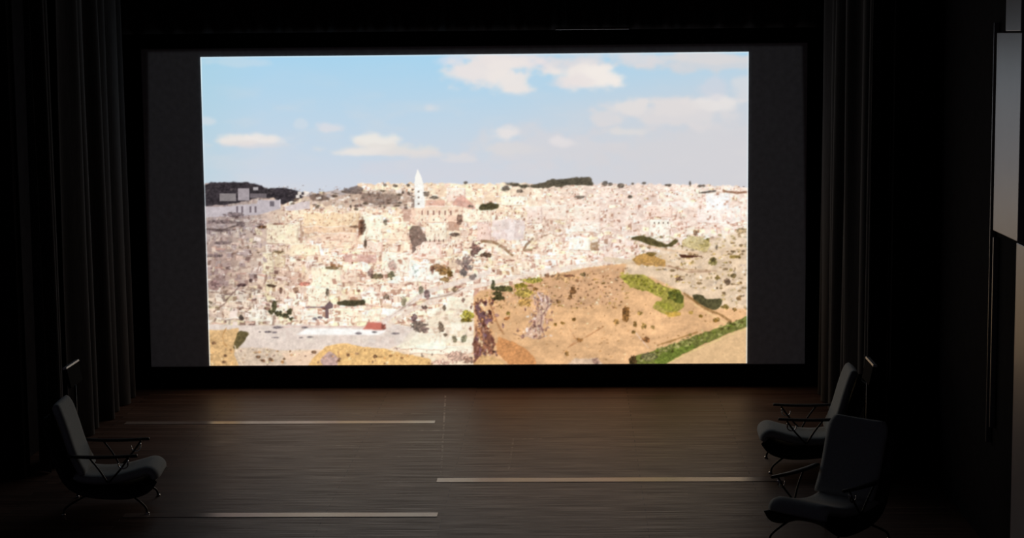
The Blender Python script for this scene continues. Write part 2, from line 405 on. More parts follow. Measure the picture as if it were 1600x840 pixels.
    for _ in range(150):
        x, y = rng.uniform(455, 650), rng.uniform(292, 326)
        if y < 300 - (x - 455) * .05: continue
        w = rng.uniform(2, 8); h = rng.uniform(1.5, 5)
        if rng.rand() < .6: rect(x, y - h, x + w, y, col(*[(240, 226, 212), (226, 204, 190), (250, 240, 230)][rng.randint(3)]), .85)
        else: dot(x, y, w * .6, h * .5, col(*[(100, 80, 72), (120, 96, 86), (88, 74, 62)][rng.randint(3)]), .8)
    poly([(538, 293), (552, 290), (568, 290), (570, 295), (560, 302), (540, 300)], col(108, 92, 86), .8, 1, .6)
    poly([(568, 300), (600, 300), (628, 304), (622, 316), (590, 318), (566, 312)], col(120, 98, 88), .6, 2, .8)
    for _ in range(70): dot(rng.uniform(320, 470), rng.uniform(288, 314), rng.uniform(1, 3.5), rng.uniform(.8, 1.8), col(*[(84, 76, 78), (34, 30, 36), (108, 98, 98)][rng.randint(3)]), .4)
    rect(373, 293, 391, 312, col(166, 156, 160)); rect(344, 301, 370, 313, col(146, 138, 138), .9); rect(392, 301, 418, 308, col(128, 118, 122), .8); rect(397, 291, 405, 296, col(190, 184, 186), .9)
    poly([(322, 322), (344, 322), (402, 316), (404, 311), (440, 310), (440, 324), (404, 334), (322, 338)], col(194, 184, 188), 1, 0)
    for x in (370, 378, 391, 399): rect(x, 321, x + 3, 331, col(108, 96, 102), .9)
    rect(423, 313, 430, 321, col(112, 104, 110)); rect(438, 310, 440, 322, col(226, 218, 222))
    poly([(447, 321), (470, 314), (486, 312), (486, 324), (450, 328)], col(222, 208, 208), .9, 0)
    for (x, y, a, b) in ((350, 345, 22, 3), (366, 334, 14, 4), (345, 358, 16, 2.5), (377, 348, 6, 4), (409, 353, 7, 2), (345, 378, 14, 3), (332, 398, 16, 2.5)): dot(x, y, a, b, col(104, 88, 88), .75)
    line([(322, 356), (345, 358), (372, 350)], 2.5, col(80, 66, 62), .8)
    poly([(784, 284), (800, 282), (815, 285), (832, 287), (850, 283), (862, 279), (884, 277), (905, 274), (926, 275), (928, 287), (905, 286), (880, 288), (850, 290), (820, 291)], col(84, 76, 62), .95, 1, .6)
    for (x, y, a, b) in ((947, 284, 5, 4), (955, 285, 4, 3), (972, 287, 5, 4), (990, 284, 3, 2), (620, 288, 4, 2.5), (604, 287, 3, 2), (640, 287, 3, 2), (730, 283, 3, 2), (1007, 283, 3, 2), (1045, 286, 5, 2),
                         (1079, 284, 1.6, 4), (1094, 287, 3, 2), (1100, 287, 2, 2), (668, 300, 5, 4), (792, 292, 8, 4), (815, 296, 5, 3), (680, 306, 6, 3), (738, 320, 5, 2), (908, 305, 8, 2.5), (986, 304, 4, 2.5)):
        dot(x, y, a, b, col(92, 80, 70), .8)
    line([(1094, 298), (1118, 295)], 3.2, col(84, 76, 70), .9); line([(1131, 295), (1152, 298), (1170, 296)], 3.5, col(138, 96, 72), .9)
    poly([(750, 320), (756, 316), (768, 314), (784, 316), (782, 322), (768, 326), (752, 326)], col(78, 70, 46), .95, 1, .5)
    line([(755, 374), (775, 376), (788, 384), (802, 396)], 4.5, col(136, 100, 70), .8); line([(834, 370), (824, 380), (820, 388), (832, 388)], 4, col(130, 98, 70), .75)
    line([(846, 368), (862, 362), (870, 366)], 2, col(150, 120, 96), .6)
    dot(744, 388, 7, 10, col(104, 74, 68), .85, 1.1); dot(762, 396, 9, 4, col(86, 62, 50), .9); dot(728, 406, 12, 7, col(138, 116, 110), .7, 1.2); dot(733, 415, 8, 5, col(110, 92, 90), .7, 1.2); dot(712, 364, 8, 3, col(96, 76, 66), .85)
    dot(720, 340, 4, 9, col(110, 82, 70), .8); dot(568, 352, 4, 12, col(82, 58, 46), .8); dot(572, 378, 2.5, 7, col(96, 76, 62), .9); dot(604, 345, 3, 5, col(110, 100, 84), .8)
    dot(556, 352, 8, 2, col(130, 98, 76), .8); dot(410, 353, 7, 2.2, col(108, 78, 56), .9); dot(436, 348, 12, 1.5, col(130, 86, 72), .8); dot(436, 392, 9, 2, col(116, 92, 62), .8)
    dot(520, 417, 12, 2.4, col(108, 84, 56), .85); dot(590, 430, 12, 4, col(92, 78, 54), .8); dot(580, 424, 4, 8, col(120, 88, 80), .7); dot(614, 412, 7, 9, col(156, 116, 108), .5)
    # shrubs and dark walls low in the old town
    for (x, y, a, b) in ((428, 478, 4, 8), (424, 486, 6, 4), (434, 489, 6, 4), (446, 492, 7, 4), (452, 487, 4, 6), (455, 497, 3, 3)): dot(x, y, a, b, col(74, 70, 48), .95, .7)
    poly([(524, 471), (540, 468), (560, 468), (572, 466), (572, 474), (552, 478), (530, 475)], col(70, 64, 44), .95, 1, .4)
    line([(478, 479), (510, 479)], 3, col(128, 108, 112), .85); poly([(509, 476), (516, 469), (521, 474), (520, 480), (514, 482), (514, 497), (509, 497)], col(112, 90, 92), .9, 0)
    line([(333, 486), (352, 472), (354, 466)], 2.2, col(128, 96, 84), .8); line([(352, 468), (372, 448), (372, 442)], 2.5, col(110, 84, 78), .8)
    dot(378, 444, 8, 3, col(70, 50, 50), .9); dot(391, 437, 3, 3, col(80, 58, 56), .9); dot(424, 445, 7, 2.6, col(64, 46, 36), .9); dot(439, 452, 2.5, 5, col(100, 74, 62), .9); dot(476, 442, 10, 3, col(196, 120, 104), .8); dot(462, 452, 4, 5, col(150, 116, 96), .9)
    dot(335, 444, 9, 8, col(140, 110, 108), .6); dot(376, 496, 4, 4, col(70, 60, 54), .9); dot(512, 455, 2.4, 6, col(98, 86, 72), .9)
    # the low road and car park
    poly([(316, 506), (400, 508), (460, 506), (560, 510), (606, 504), (660, 512), (640, 532), (610, 544), (520, 546), (400, 548), (360, 540), (316, 520)], col(228, 212, 202), .88, 1)
    m = inside([(316, 506), (660, 512), (640, 532), (400, 548), (316, 520)]).astype(np.float32) * (n_mid - .35) * .5; mix(m, col(244, 230, 214))
    poly([(463, 522), (478, 513), (530, 512), (604, 516), (594, 522), (520, 523)], col(254, 250, 245), 1, 1)
    line([(440, 510), (570, 509)], 1.6, col(230, 190, 180), .8)
    poly([(568, 513), (576, 503), (600, 502), (604, 506), (598, 515)], col(206, 120, 104), 1, 1); dot(600, 509, 4, 5, col(130, 76, 66), .9, .3)
    for (x, y, a, b) in ((434, 511, 8, 2), (476, 511, 5, 1.6), (418, 518, 6, 1.6), (428, 519, 4, 1.4), (405, 518, 2, 1), (560, 520, 5, 2), (586, 518, 4, 1.4), (484, 526, 5, 1.2), (430, 527, 5, 1), (470, 527, 3, 1), (492, 497, 4, 2), (500, 495, 4, 2), (618, 520, 6, 1.5)):
        dot(x, y, a, b, col(98, 88, 92), .85, .3)
    # bottom left rocks and ochre banks
    poly([(316, 516), (348, 516), (372, 512), (366, 540), (364, 552), (372, 572), (316, 572)], col(220, 178, 124), .92, 2, .3)
    poly([(364, 552), (380, 544), (420, 544), (450, 552), (470, 572), (372, 572)], col(214, 192, 170), .95, 2, .3)
    poly([(440, 552), (480, 548), (500, 546), (520, 560), (500, 572), (450, 572)], col(240, 208, 180), .9, 2)
    poly([(492, 556), (510, 540), (540, 536), (570, 542), (600, 544), (630, 552), (672, 560), (680, 572), (480, 572)], col(236, 190, 126), .95, 2, .3)
    poly([(500, 562), (515, 548), (530, 560), (526, 572), (505, 572)], col(190, 160, 156), .9, 1, .3)
    poly([(362, 545), (370, 520), (376, 516), (388, 520), (380, 534), (368, 546)], col(92, 80, 50), .95, 1, .4)
    line([(352, 512), (346, 524), (348, 536), (353, 541)], 1.4, col(170, 120, 70), .7); line([(365, 540), (372, 560), (378, 572)], 2, col(250, 226, 196), .9); line([(528, 550), (530, 560), (526, 566)], 2, col(140, 100, 76), .8)
    for _ in range(90):
        x, y = rng.uniform(318, 680), rng.uniform(546, 571)
        dot(x, y, rng.uniform(.8, 3), rng.uniform(.6, 2), col(*[(130, 92, 60), (110, 84, 76), (246, 214, 170), (198, 140, 84)][rng.randint(4)]), rng.uniform(.3, .8))
    for (x, y) in ((490, 550), (544, 554), (586, 557), (332, 536), (402, 558), (410, 564), (422, 562), (350, 556), (348, 566)): dot(x, y, 3.5, 2.6, col(110, 80, 58), .85)
    # ---- the ravine side on the right
    hill = [(740, 572), (742, 540), (741, 462), (752, 452), (800, 444), (860, 428), (920, 415), (980, 408), (1010, 396), (1172, 380), (1172, 572)]
    m = blur(inside(hill).astype(np.float32), 1)
    n_h = noise(24, 9, 41, 4); hc = col(234, 186, 138) * (.80 + .22 * n_h + .14 * n_big + .08 * (n_mid - .5) + .08 * (n_fine - .5))[..., None]
    mix(m, hc)
    scr = blur(inside([(985, 398), (1172, 355), (1172, 480), (1120, 478), (1080, 460), (1020, 430), (975, 425)]).astype(np.float32), 4)
    mix(scr * .85, np.clip(col(236, 212, 184) * (.84 + .28 * n_mid)[..., None], 0, 1))
    up = blur(inside([(752, 452), (800, 444), (860, 428), (920, 415), (975, 412), (975, 470), (900, 478), (800, 470)]).astype(np.float32), 5)
    mix(up * .5, col(206, 162, 128) * (.8 + .4 * n_mid)[..., None])
    for _ in range(520):
        x, y = rng.uniform(745, 985), rng.uniform(415, 480)
        if y < 456 - (x - 745) * .19: continue
        dot(x, y, rng.uniform(.6, 2.2), rng.uniform(.6, 1.5), col(*[(130, 88, 58), (104, 74, 50), (234, 204, 168), (150, 120, 62)][rng.randint(4)]), rng.uniform(.35, .85))
    for _ in range(520):
        x, y = rng.uniform(985, 1170), rng.uniform(362, 480)
        if y > 405 + (x - 985) * .42: continue
        dot(x, y, rng.uniform(.8, 4), rng.uniform(.7, 2.2), col(*[(120, 92, 56), (150, 128, 74), (240, 218, 196), (178, 150, 92), (106, 84, 54), (236, 210, 190)][rng.randint(6)]), rng.uniform(.35, .85), .7)
    for _ in range(240):
        x, y = rng.uniform(750, 1160), rng.uniform(470, 566)
        dot(x, y, rng.uniform(.6, 2), rng.uniform(.5, 1.3), col(*[(150, 104, 60), (120, 88, 50), (238, 200, 156)][rng.randint(3)]), rng.uniform(.3, .75))
    # terraced road along the ravine edge
    line([(600, 502), (628, 482), (664, 456), (700, 444), (742, 432), (764, 424)], 8, col(238, 222, 210), .92)
    line([(606, 508), (640, 484), (690, 462), (742, 446), (800, 432), (860, 420), (930, 410), (985, 402)], 7, col(240, 222, 206), .9)
    line([(640, 476), (668, 466), (706, 458), (726, 448)], 2.4, col(160, 130, 116), .7); line([(610, 494), (650, 466)], 1.4, col(176, 146, 130), .7)
    line([(742, 450), (760, 446), (800, 438)], 1.5, col(190, 140, 100), .6)
    poly([(690, 476), (740, 458), (742, 540), (720, 548), (690, 530), (620, 545), (640, 520)], col(246, 232, 208), .6, 3)
    for (x, y, a, b, c) in ((655, 509, 12, 9, (118, 100, 90)), (648, 495, 5, 5, (110, 88, 88)), (664, 514, 6, 5, (130, 108, 100)), (690, 510, 4.5, 8, (112, 92, 76)), (697, 522, 3, 2.5, (96, 76, 60)), (711, 528, 4, 6, (130, 120, 92)), (726, 528, 4, 6, (122, 118, 92)),
                            (732, 491, 10, 8, (150, 138, 44)), (730, 499, 11, 3, (106, 88, 30)), (668, 458, 4, 8, (130, 102, 100)), (664, 479, 5, 3, (88, 66, 60)), (695, 479, 3, 4, (110, 90, 74)), (659, 451, 4, 6, (120, 112, 92)), (711, 450, 5, 4, (128, 104, 78)),
                            (686, 416, 12, 6, (142, 104, 72)), (697, 422, 10, 6, (128, 96, 56)), (704, 426, 5, 4, (88, 64, 30)), (677, 420, 3, 7, (120, 84, 70)), (696, 434, 6, 4, (124, 96, 60)), (726, 424, 6, 6, (96, 88, 86)), (740, 430, 5, 5, (110, 96, 90)),
                            (650, 420, 5, 10, (226, 236, 226)), (632, 470, 4, 7, (140, 130, 104)), (604, 462, 4, 4, (120, 100, 84)), (612, 428, 6, 6, (98, 92, 66)), (622, 544, 5, 2, (230, 196, 180)), (715, 556, 18, 8, (196, 160, 142)), (733, 562, 8, 5, (140, 108, 92)), (690, 566, 18, 4, (206, 168, 150))):
        dot(x, y, a, b, col(*c), .85, .6)
    # the cliff
    ck = col(116, 74, 60)
    poly([(741, 462), (748, 474), (758, 486), (768, 482), (771, 500), (760, 502), (766, 520), (774, 532), (772, 554), (752, 548), (756, 566), (742, 568), (740, 530), (754, 506), (744, 486)], ck, .92, 1, .6)
    poly([(742, 470), (752, 480), (762, 492), (770, 498), (760, 506), (750, 496)], col(116, 92, 108), .55, 2, .6)
    line([(752, 466), (760, 480), (764, 470)], 4, col(232, 192, 148), .7); line([(745, 515), (748, 540), (743, 560)], 3, col(170, 120, 110), .8); line([(768, 476), (780, 508), (788, 520)], 3, col(150, 98, 62), .6)
    for _ in range(130):
        x, y = rng.normal(757, 9), rng.uniform(464, 562)
        dot(x, y, rng.uniform(.8, 3), rng.uniform(1, 5), col(*[(84, 46, 40), (236, 198, 160), (150, 100, 76), (110, 80, 92), (196, 140, 96)][rng.randint(5)]), rng.uniform(.4, .9), .8)
    line([(756, 512), (757, 528)], 3, col(200, 160, 140), .6)
    poly([(780, 524), (796, 530), (824, 544), (838, 560), (838, 570), (800, 570), (776, 550)], col(206, 138, 84), .75, 3, .5)
    poly([(742, 568), (752, 554), (776, 558), (790, 566), (788, 572), (742, 572)], col(228, 184, 128), .8, 1, .4)
    poly([(841, 453), (852, 458), (860, 462), (861, 478), (854, 492), (850, 510), (847, 522), (838, 528), (818, 526), (824, 514), (838, 500), (841, 480), (846, 470)], col(214, 184, 168), .7, 1, .9)
    for _ in range(150):
        tt = rng.rand(); x = 848 - 14 * tt * tt + rng.normal(0, 7 + 6 * tt); y = 456 + 70 * tt
        dot(x, y, rng.uniform(.8, 2.6), rng.uniform(.8, 3.4), col(*[(240, 218, 208), (130, 92, 84), (230, 192, 156), (196, 158, 142), (160, 120, 100)][rng.randint(5)]), rng.uniform(.4, .85), .8)
    line([(856, 460), (858, 476), (848, 492), (846, 508), (852, 524)], 2.5, col(122, 84, 84), .55); line([(842, 456), (848, 468)], 3, col(240, 214, 214), .8); line([(804, 520), (815, 524)], 2, col(120, 92, 80), .7); line([(842, 528), (856, 523)], 2, col(120, 92, 90), .7)
    for (x, y, a, b, c) in ((772, 444, 3, 8, (62, 62, 40)), (786, 449, 14, 4.5, (60, 62, 36)), (778, 457, 8, 4, (66, 64, 38)), (779, 463, 9, 4, (52, 50, 28)), (796, 449, 6, 5, (92, 88, 50)), (832, 436, 14, 4, (168, 156, 70)), (814, 444, 10, 4, (130, 116, 40)),
                            (843, 434, 6, 3, (140, 132, 60)), (820, 456, 14, 8, (176, 152, 74)), (822, 470, 10, 7, (190, 148, 84)), (838, 449, 4, 3, (120, 84, 44)), (795, 488, 4, 3, (130, 110, 48)), (793, 496, 4, 3, (150, 96, 56)), (856, 428, 5, 3, (122, 86, 62)), (870, 429, 9, 2, (150, 104, 80)),
                            (896, 452, 5, 6, (116, 80, 48)), (892, 461, 4, 4, (130, 94, 60)), (882, 430, 18, 6, (196, 154, 110)), (890, 428, 8, 2, (122, 82, 60)), (912, 426, 4, 3, (104, 86, 56)), (874, 470, 3, 2, (120, 88, 50)), (869, 505, 3, 2.4, (140, 104, 50)), (880, 503, 3.4, 2.6, (150, 110, 52)), (898, 497, 3.6, 3, (110, 78, 36)),
                            (979, 488, 5.5, 11, (122, 84, 44)), (976, 482, 4, 4, (100, 68, 38)), (993, 505, 3, 4.5, (120, 90, 46)), (1007, 507, 4, 5, (150, 120, 66)), (1001, 487, 4, 3, (150, 120, 66)), (964, 501, 4, 4, (176, 132, 74)), (991, 517, 3, 2.4, (110, 84, 40)), (1021, 509, 3, 3, (150, 120, 70)), (907, 530, 4, 3, (150, 104, 56)), (887, 551, 3, 4, (158, 116, 66)),
                            (1080, 486, 3.5, 2.6, (150, 122, 60)), (1096, 491, 3.5, 3, (110, 84, 30)), (1120, 498, 4.5, 4, (120, 88, 34)), (1128, 550, 3, 2, (130, 96, 44)), (1010, 530, 6, 5, (140, 94, 56)), (1115, 407, 7, 5, (136, 124, 74)), (1146, 427, 5, 4, (120, 100, 62)), (1137, 437, 5, 5, (110, 88, 70)), (1121, 431, 4, 4, (120, 100, 56)), (1062, 433, 6, 3, (112, 84, 64)),
                            (1134, 477, 6, 4, (118, 98, 46)), (1148, 481, 3, 3, (126, 96, 50)), (1155, 463, 4, 3, (136, 104, 66)), (1115, 402, 5, 4, (110, 96, 58)), (1148, 398, 9, 2.5, (130, 108, 54)), (1105, 373, 5, 4, (110, 96, 50)), (1102, 380, 8, 3, (128, 110, 56)), (1120, 383, 2, 4, (110, 96, 80)), (1087, 360, 4, 4, (126, 98, 76)), (1158, 357, 8, 4, (170, 146, 110))):
        dot(x, y, a, b, col(*c), .88, .6)
    poly([(986, 367), (1002, 364), (1018, 368), (1030, 374), (1042, 379), (1054, 372), (1062, 372), (1052, 382), (1032, 383), (1014, 378), (998, 372), (988, 372)], col(84, 74, 42), .95, 1, .4)
    poly([(1066, 372), (1080, 364), (1098, 368), (1112, 378), (1104, 390), (1084, 386), (1068, 380)], col(200, 182, 124), .7, 2, .5)
    poly([(1060, 394), (1098, 397), (1076, 400), (1066, 399)], col(78, 44, 30), .95, 0); poly([(988, 402), (1008, 392), (1022, 394), (1042, 406), (1040, 414), (1016, 412), (996, 410)], col(190, 144, 76), .85, 1, .5)
    poly([(1008, 392), (1018, 390), (1030, 394), (1018, 398)], col(112, 88, 40), .8, 1, .4); line([(1000, 380), (1050, 388), (1090, 392)], 3, col(232, 196, 160), .8)
    line([(985, 408), (1030, 410), (1070, 418), (1120, 420)], 2, col(170, 130, 96), .6); line([(1046, 412), (1075, 422), (1110, 421)], 2, col(140, 100, 76), .6)
    line([(948, 402), (985, 406)], 8, col(220, 196, 164), .8)
    # green bands
    poly([(970, 428), (990, 425), (1008, 427), (1024, 438), (1044, 446), (1062, 450), (1070, 462), (1070, 478), (1058, 486), (1042, 482), (1024, 470), (1040, 464), (1012, 452), (986, 446)], col(158, 150, 66), .9, 1, .5)
    poly([(1044, 452), (1060, 450), (1070, 460), (1068, 472), (1056, 470), (1046, 462)], col(92, 96, 42), .95, 1, .4)
    poly([(1020, 478), (1030, 468), (1048, 472), (1056, 482), (1044, 490), (1030, 484)], col(150, 146, 58), .7, 1, .5)
    poly([(1016, 468), (1040, 486), (1066, 484), (1064, 492), (1046, 492)], col(196, 160, 60), .7, 1, .5)
    for _ in range(70):
        a = rng.rand(); dot(975 + 85 * a + rng.normal(0, 4), 431 + 28 * a + rng.normal(0, 5), rng.uniform(1, 3), rng.uniform(1, 2), col(*[(120, 118, 36), (186, 178, 80), (98, 90, 34)][rng.randint(3)]), .6)
    poly([(1082, 458), (1096, 456), (1106, 466), (1128, 462), (1128, 474), (1118, 482), (1100, 476), (1086, 468)], col(76, 72, 46), .95, 1, .4)
    line([(1070, 456), (1100, 478), (1128, 490), (1142, 500)], 4, col(140, 104, 60), .8); line([(1074, 466), (1110, 488), (1136, 504)], 2, col(240, 206, 150), .8)
    poly([(984, 572), (988, 556), (1010, 552), (1040, 540), (1084, 524), (1112, 514), (1140, 504), (1172, 490), (1172, 508), (1140, 518), (1096, 538), (1060, 556), (1036, 572)], col(112, 116, 56), .95, 1, .4)
    poly([(1020, 562), (1044, 546), (1080, 536), (1090, 540), (1056, 558), (1034, 570)], col(104, 122, 46), .6, 1, .3)
    for _ in range(80):
        a = rng.rand(); dot(1000 + 160 * a, 560 - 60 * a + rng.normal(0, 4), rng.uniform(1.5, 4), rng.uniform(1, 3), col(*[(74, 66, 30), (150, 148, 90), (90, 100, 36), (170, 160, 110)][rng.randint(4)]), .6)
    poly([(1036, 572), (1060, 557), (1096, 539), (1140, 519), (1172, 506), (1172, 572)], col(226, 188, 142), .97, 1)
    line([(1044, 566), (1098, 540), (1168, 510)], 1.6, col(236, 214, 140), .7)
    dot(990, 562, 6, 8, col(70, 50, 30), .9); dot(1014, 556, 12, 6, col(120, 112, 80), .7); poly([(880, 572), (900, 560), (936, 558), (944, 572)], col(224, 196, 172), .8, 1, .5); dot(932, 564, 6, 5, col(140, 108, 96), .8)
    line([(888, 542), (915, 526), (945, 508)], 1.6, col(170, 116, 76), .7); line([(1028, 538), (1090, 517)], 3, col(150, 112, 64), .8); line([(994, 518), (1014, 542)], 2.4, col(246, 214, 190), .8)
    line([(890, 510), (902, 530), (880, 550)], 1.3, col(180, 120, 80), .6)
    # soften, lift, fine grain, pale rim of the projection
    gr = blur(rng.rand(Ht, Wd).astype(np.float32), 1); gr = (gr - gr.mean()) * 1.0
    gl = blur(land, 2); img[:] = np.clip(img * (1 + gr * gl * .14)[..., None], 0, 1)
    img[:] = img * .2 + blur(img, 1) * .8
    lm = np.clip(land - 0, 0, 1)[..., None]
    t2 = (noise(6, 5, 31, 3) - .5) * .14 * gl
    img[:] = np.clip(img * (1 + t2)[..., None], 0, 1)
    out = np.clip(img, 0, 1)
    e = np.minimum(np.minimum(xx, Wd - 1 - xx), yy)
    rim = np.clip(1.8 - e, 0, 1)[..., None] * .55
    out = out * (1 - rim) + np.array([226, 240, 244], np.float32) / 255 * rim
    return out.astype(np.float32)

# ================================================================ materials
def stage_wood():
    m = bpy.data.materials.new('worn_dark_stage_boards'); m.use_nodes = True; b = m.node_tree.nodes['Principled BSDF']
    tc = N(m, 'ShaderNodeTexCoord')
    br = N(m, 'ShaderNodeTexBrick'); br.offset = .37
    br.inputs['Color1'].default_value = (.074, .036, .024, 1); br.inputs['Color2'].default_value = (.125, .072, .052, 1); br.inputs['Mortar'].default_value = (.012, .009, .008, 1)
    br.inputs['Scale'].default_value = 1.0; br.inputs['Mortar Size'].default_value = .004; br.inputs['Brick Width'].default_value = 2.9; br.inputs['Row Height'].default_value = .115
    L(m, tc.outputs['Object'], br.inputs['Vector'])
    # long grain
    mg = N(m, 'ShaderNodeMapping'); mg.inputs['Scale'].default_value = (.8, 38, 1); L(m, tc.outputs['Object'], mg.inputs['Vector'])
    g = N(m, 'ShaderNodeTexNoise'); g.inputs['Scale'].default_value = 1.6; g.inputs['Detail'].default_value = 6; g.inputs['Roughness'].default_value = .65; L(m, mg.outputs[0], g.inputs['Vector'])
    gr = N(m, 'ShaderNodeMapRange'); gr.inputs['From Min'].default_value = .3; gr.inputs['From Max'].default_value = .72; gr.inputs['To Min'].default_value = .38; gr.inputs['To Max'].default_value = 1.75; L(m, g.outputs['Fac'], gr.inputs['Value'])
    mx = N(m, 'ShaderNodeMix', data_type='RGBA', blend_type='MULTIPLY'); mx.inputs['Factor'].default_value = 1.0
    L(m, br.outputs['Color'], mx.inputs['A']); L(m, gr.outputs[0], mx.inputs['B'])
    # blotches of wear
    w = N(m, 'ShaderNodeTexNoise'); w.inputs['Scale'].default_value = .8; w.inputs['Detail'].default_value = 5; L(m, tc.outputs['Object'], w.inputs['Vector'])
    wr = N(m, 'ShaderNodeMapRange'); wr.inputs['From Min'].default_value = .35; wr.inputs['From Max'].default_value = .7; wr.inputs['To Min'].default_value = .8; wr.inputs['To Max'].default_value = 1.35; L(m, w.outputs['Fac'], wr.inputs['Value'])
    m2 = N(m, 'ShaderNodeMix', data_type='RGBA', blend_type='MULTIPLY'); m2.inputs['Factor'].default_value = 1.0
    L(m, mx.outputs['Result'], m2.inputs['A']); L(m, wr.outputs[0], m2.inputs['B'])
    # thin pale scratches running mostly along the boards
    ms = N(m, 'ShaderNodeMapping'); ms.inputs['Scale'].default_value = (3.2, 34, 1); L(m, tc.outputs['Object'], ms.inputs['Vector'])
    s = N(m, 'ShaderNodeTexNoise'); s.inputs['Scale'].default_value = 1.0; s.inputs['Detail'].default_value = 3; L(m, ms.outputs[0], s.inputs['Vector'])
    sr = N(m, 'ShaderNodeMapRange'); sr.inputs['From Min'].default_value = .66; sr.inputs['From Max'].default_value = .74; L(m, s.outputs['Fac'], sr.inputs['Value'])
    s2 = N(m, 'ShaderNodeMath', operation='MULTIPLY'); s2.inputs[1].default_value = .55; L(m, sr.outputs[0], s2.inputs[0])
    m3 = N(m, 'ShaderNodeMix', data_type='RGBA'); L(m, s2.outputs[0], m3.inputs['Factor']); L(m, m2.outputs['Result'], m3.inputs['A']); m3.inputs['B'].default_value = (.22, .17, .14, 1)
    # worn joints and scuffs at fixed places
    sp = N(m, 'ShaderNodeSeparateXYZ'); L(m, tc.outputs['Object'], sp.inputs[0])
    dn = N(m, 'ShaderNodeTexNoise'); dn.inputs['Scale'].default_value = 9.0; dn.inputs['Detail'].default_value = 2; L(m, tc.outputs['Object'], dn.inputs['Vector'])
    dr = N(m, 'ShaderNodeMapRange'); dr.inputs['From Min'].default_value = .46; dr.inputs['From Max'].default_value = .60; L(m, dn.outputs['Fac'], dr.inputs['Value'])
    def mth(op, a, b_=None):
        n = N(m, 'ShaderNodeMath', operation=op)
        for i, v in enumerate((a, b_)):
            if v is None: continue
            if isinstance(v, (int, float)): n.inputs[i].default_value = v
            else: L(m, v, n.inputs[i])
        return n.outputs[0]
    def band(v, c, h): return mth('LESS_THAN', mth('ABSOLUTE', mth('SUBTRACT', v, c)), h)
    sk = mth('ADD', sp.outputs[0], mth('MULTIPLY', sp.outputs[1], .055))
    tot = None
    for (sx, v, cx, hx, cy, hy, a) in ((1, sk, -.387, .010, -2.5, 2.2, .8), (0, 0, .535, .010, -3.75, .75, .5), (0, 0, .68, .16, -3.03, .014, .6), (0, 0, -.46, .23, -2.575, .014, .8), (0, 0, -1.35, .95, -1.63, .012, .35),
                                       (0, 0, -.10, .16, -1.42, .012, .5), (0, 0, -3.2, .9, -2.62, .010, .3), (0, 0, .55, .55, -5.65, .016, .35), (0, 0, 1.9, .35, -5.52, .018, .3), (0, 0, -.9, .5, -5.0, .012, .3), (0, 0, 2.1, .9, -2.3, .008, .25), (0, 0, -1.6, 1.1, -3.35, .010, .3), (0, 0, 1.5, 1.0, -3.6, .010, .28), (0, 0, -1.1, .9, -5.5, .014, .3), (0, 0, -1.3, .7, -3.9, .010, .3), (0, 0, 1.6, 1.2, -6.4, .02, .25)):
        q = mth('MULTIPLY', mth('MULTIPLY', band(v if sx else sp.outputs[0], cx, hx), band(sp.outputs[1], cy, hy)), a)
        tot = q if tot is None else mth('MAXIMUM', tot, q)
    tot = mth('MULTIPLY', tot, dr.outputs[0])
    m4 = N(m, 'ShaderNodeMix', data_type='RGBA'); L(m, tot, m4.inputs['Factor']); L(m, m3.outputs['Result'], m4.inputs['A']); m4.inputs['B'].default_value = (.42, .34, .28, 1)
    L(m, m4.outputs['Result'], b.inputs['Base Color'])
    ro = N(m, 'ShaderNodeMapRange'); ro.inputs['From Min'].default_value = .3; ro.inputs['From Max'].default_value = .7; ro.inputs['To Min'].default_value = .34; ro.inputs['To Max'].default_value = .62; L(m, g.outputs['Fac'], ro.inputs['Value']); L(m, ro.outputs[0], b.inputs['Roughness'])
    sl = N(m, 'ShaderNodeMapRange'); sl.inputs['From Min'].default_value = .3; sl.inputs['From Max'].default_value = .7; sl.inputs['To Min'].default_value = .34; sl.inputs['To Max'].default_value = .08; L(m, g.outputs['Fac'], sl.inputs['Value']); L(m, sl.outputs[0], b.inputs['Specular IOR Level'])
    b.inputs['Specular Tint'].default_value = (1.0, .66, .50, 1)
    ad = N(m, 'ShaderNodeMath', operation='MULTIPLY_ADD'); ad.inputs[1].default_value = .35; L(m, g.outputs['Fac'], ad.inputs[0]); L(m, br.outputs['Fac'], ad.inputs[2])
    bu = N(m, 'ShaderNodeBump', invert=True); bu.inputs['Strength'].default_value = .6; bu.inputs['Distance'].default_value = .003; L(m, ad.outputs[0], bu.inputs['Height']); L(m, bu.outputs[0], b.inputs['Normal'])
    return m

M_floor = stage_wood()
M_black = add_noise_look(principled('matt_black_paint', (.012, .010, .012), .95, .06), (8, 8, 8), .7, 1.3, .1)
M_ceil = add_noise_look(principled('black_ceiling', (.012, .011, .012), .9, .1), (5, 5, 5), .7, 1.3, .1)
M_velvet = add_noise_look(principled('black_velvet', (.032, .028, .028), .95, .1, sheen=.2), (60, 60, 6), .75, 1.25, .25, .003)
M_screen = add_noise_look(principled('grey_projection_fabric', (.62, .62, .66), .95, .05), (14, 14, 14), .88, 1.1, .1, .002)
M_hem = principled('black_screen_border', (.012, .011, .013), .9, .1)
M_strip = add_noise_look(principled('smooth_pale_strip', (.36, .28, .24), .22, .5), (1.2, 40, 1), .85, 1.15, .05, .001)
M_chair = add_noise_look(principled('light_grey_wool', (.44, .475, .465), .95, .15, sheen=.3), (90, 90, 90), .85, 1.12, .35, .003)
M_shell = add_noise_look(principled('dark_shell_laminate', (.022, .020, .020), .5, .35), (4, 30, 4), .7, 1.3, .1)
M_wood = add_noise_look(principled('dark_stained_arm_wood', (.020, .015, .013), .45, .4), (6, 40, 6), .7, 1.3, .1)
M_matt = principled('matt_black_desk', (.006, .006, .006), .95, .05)
M_wire = principled('black_steel', (.02, .02, .02), .35, .5, .6)
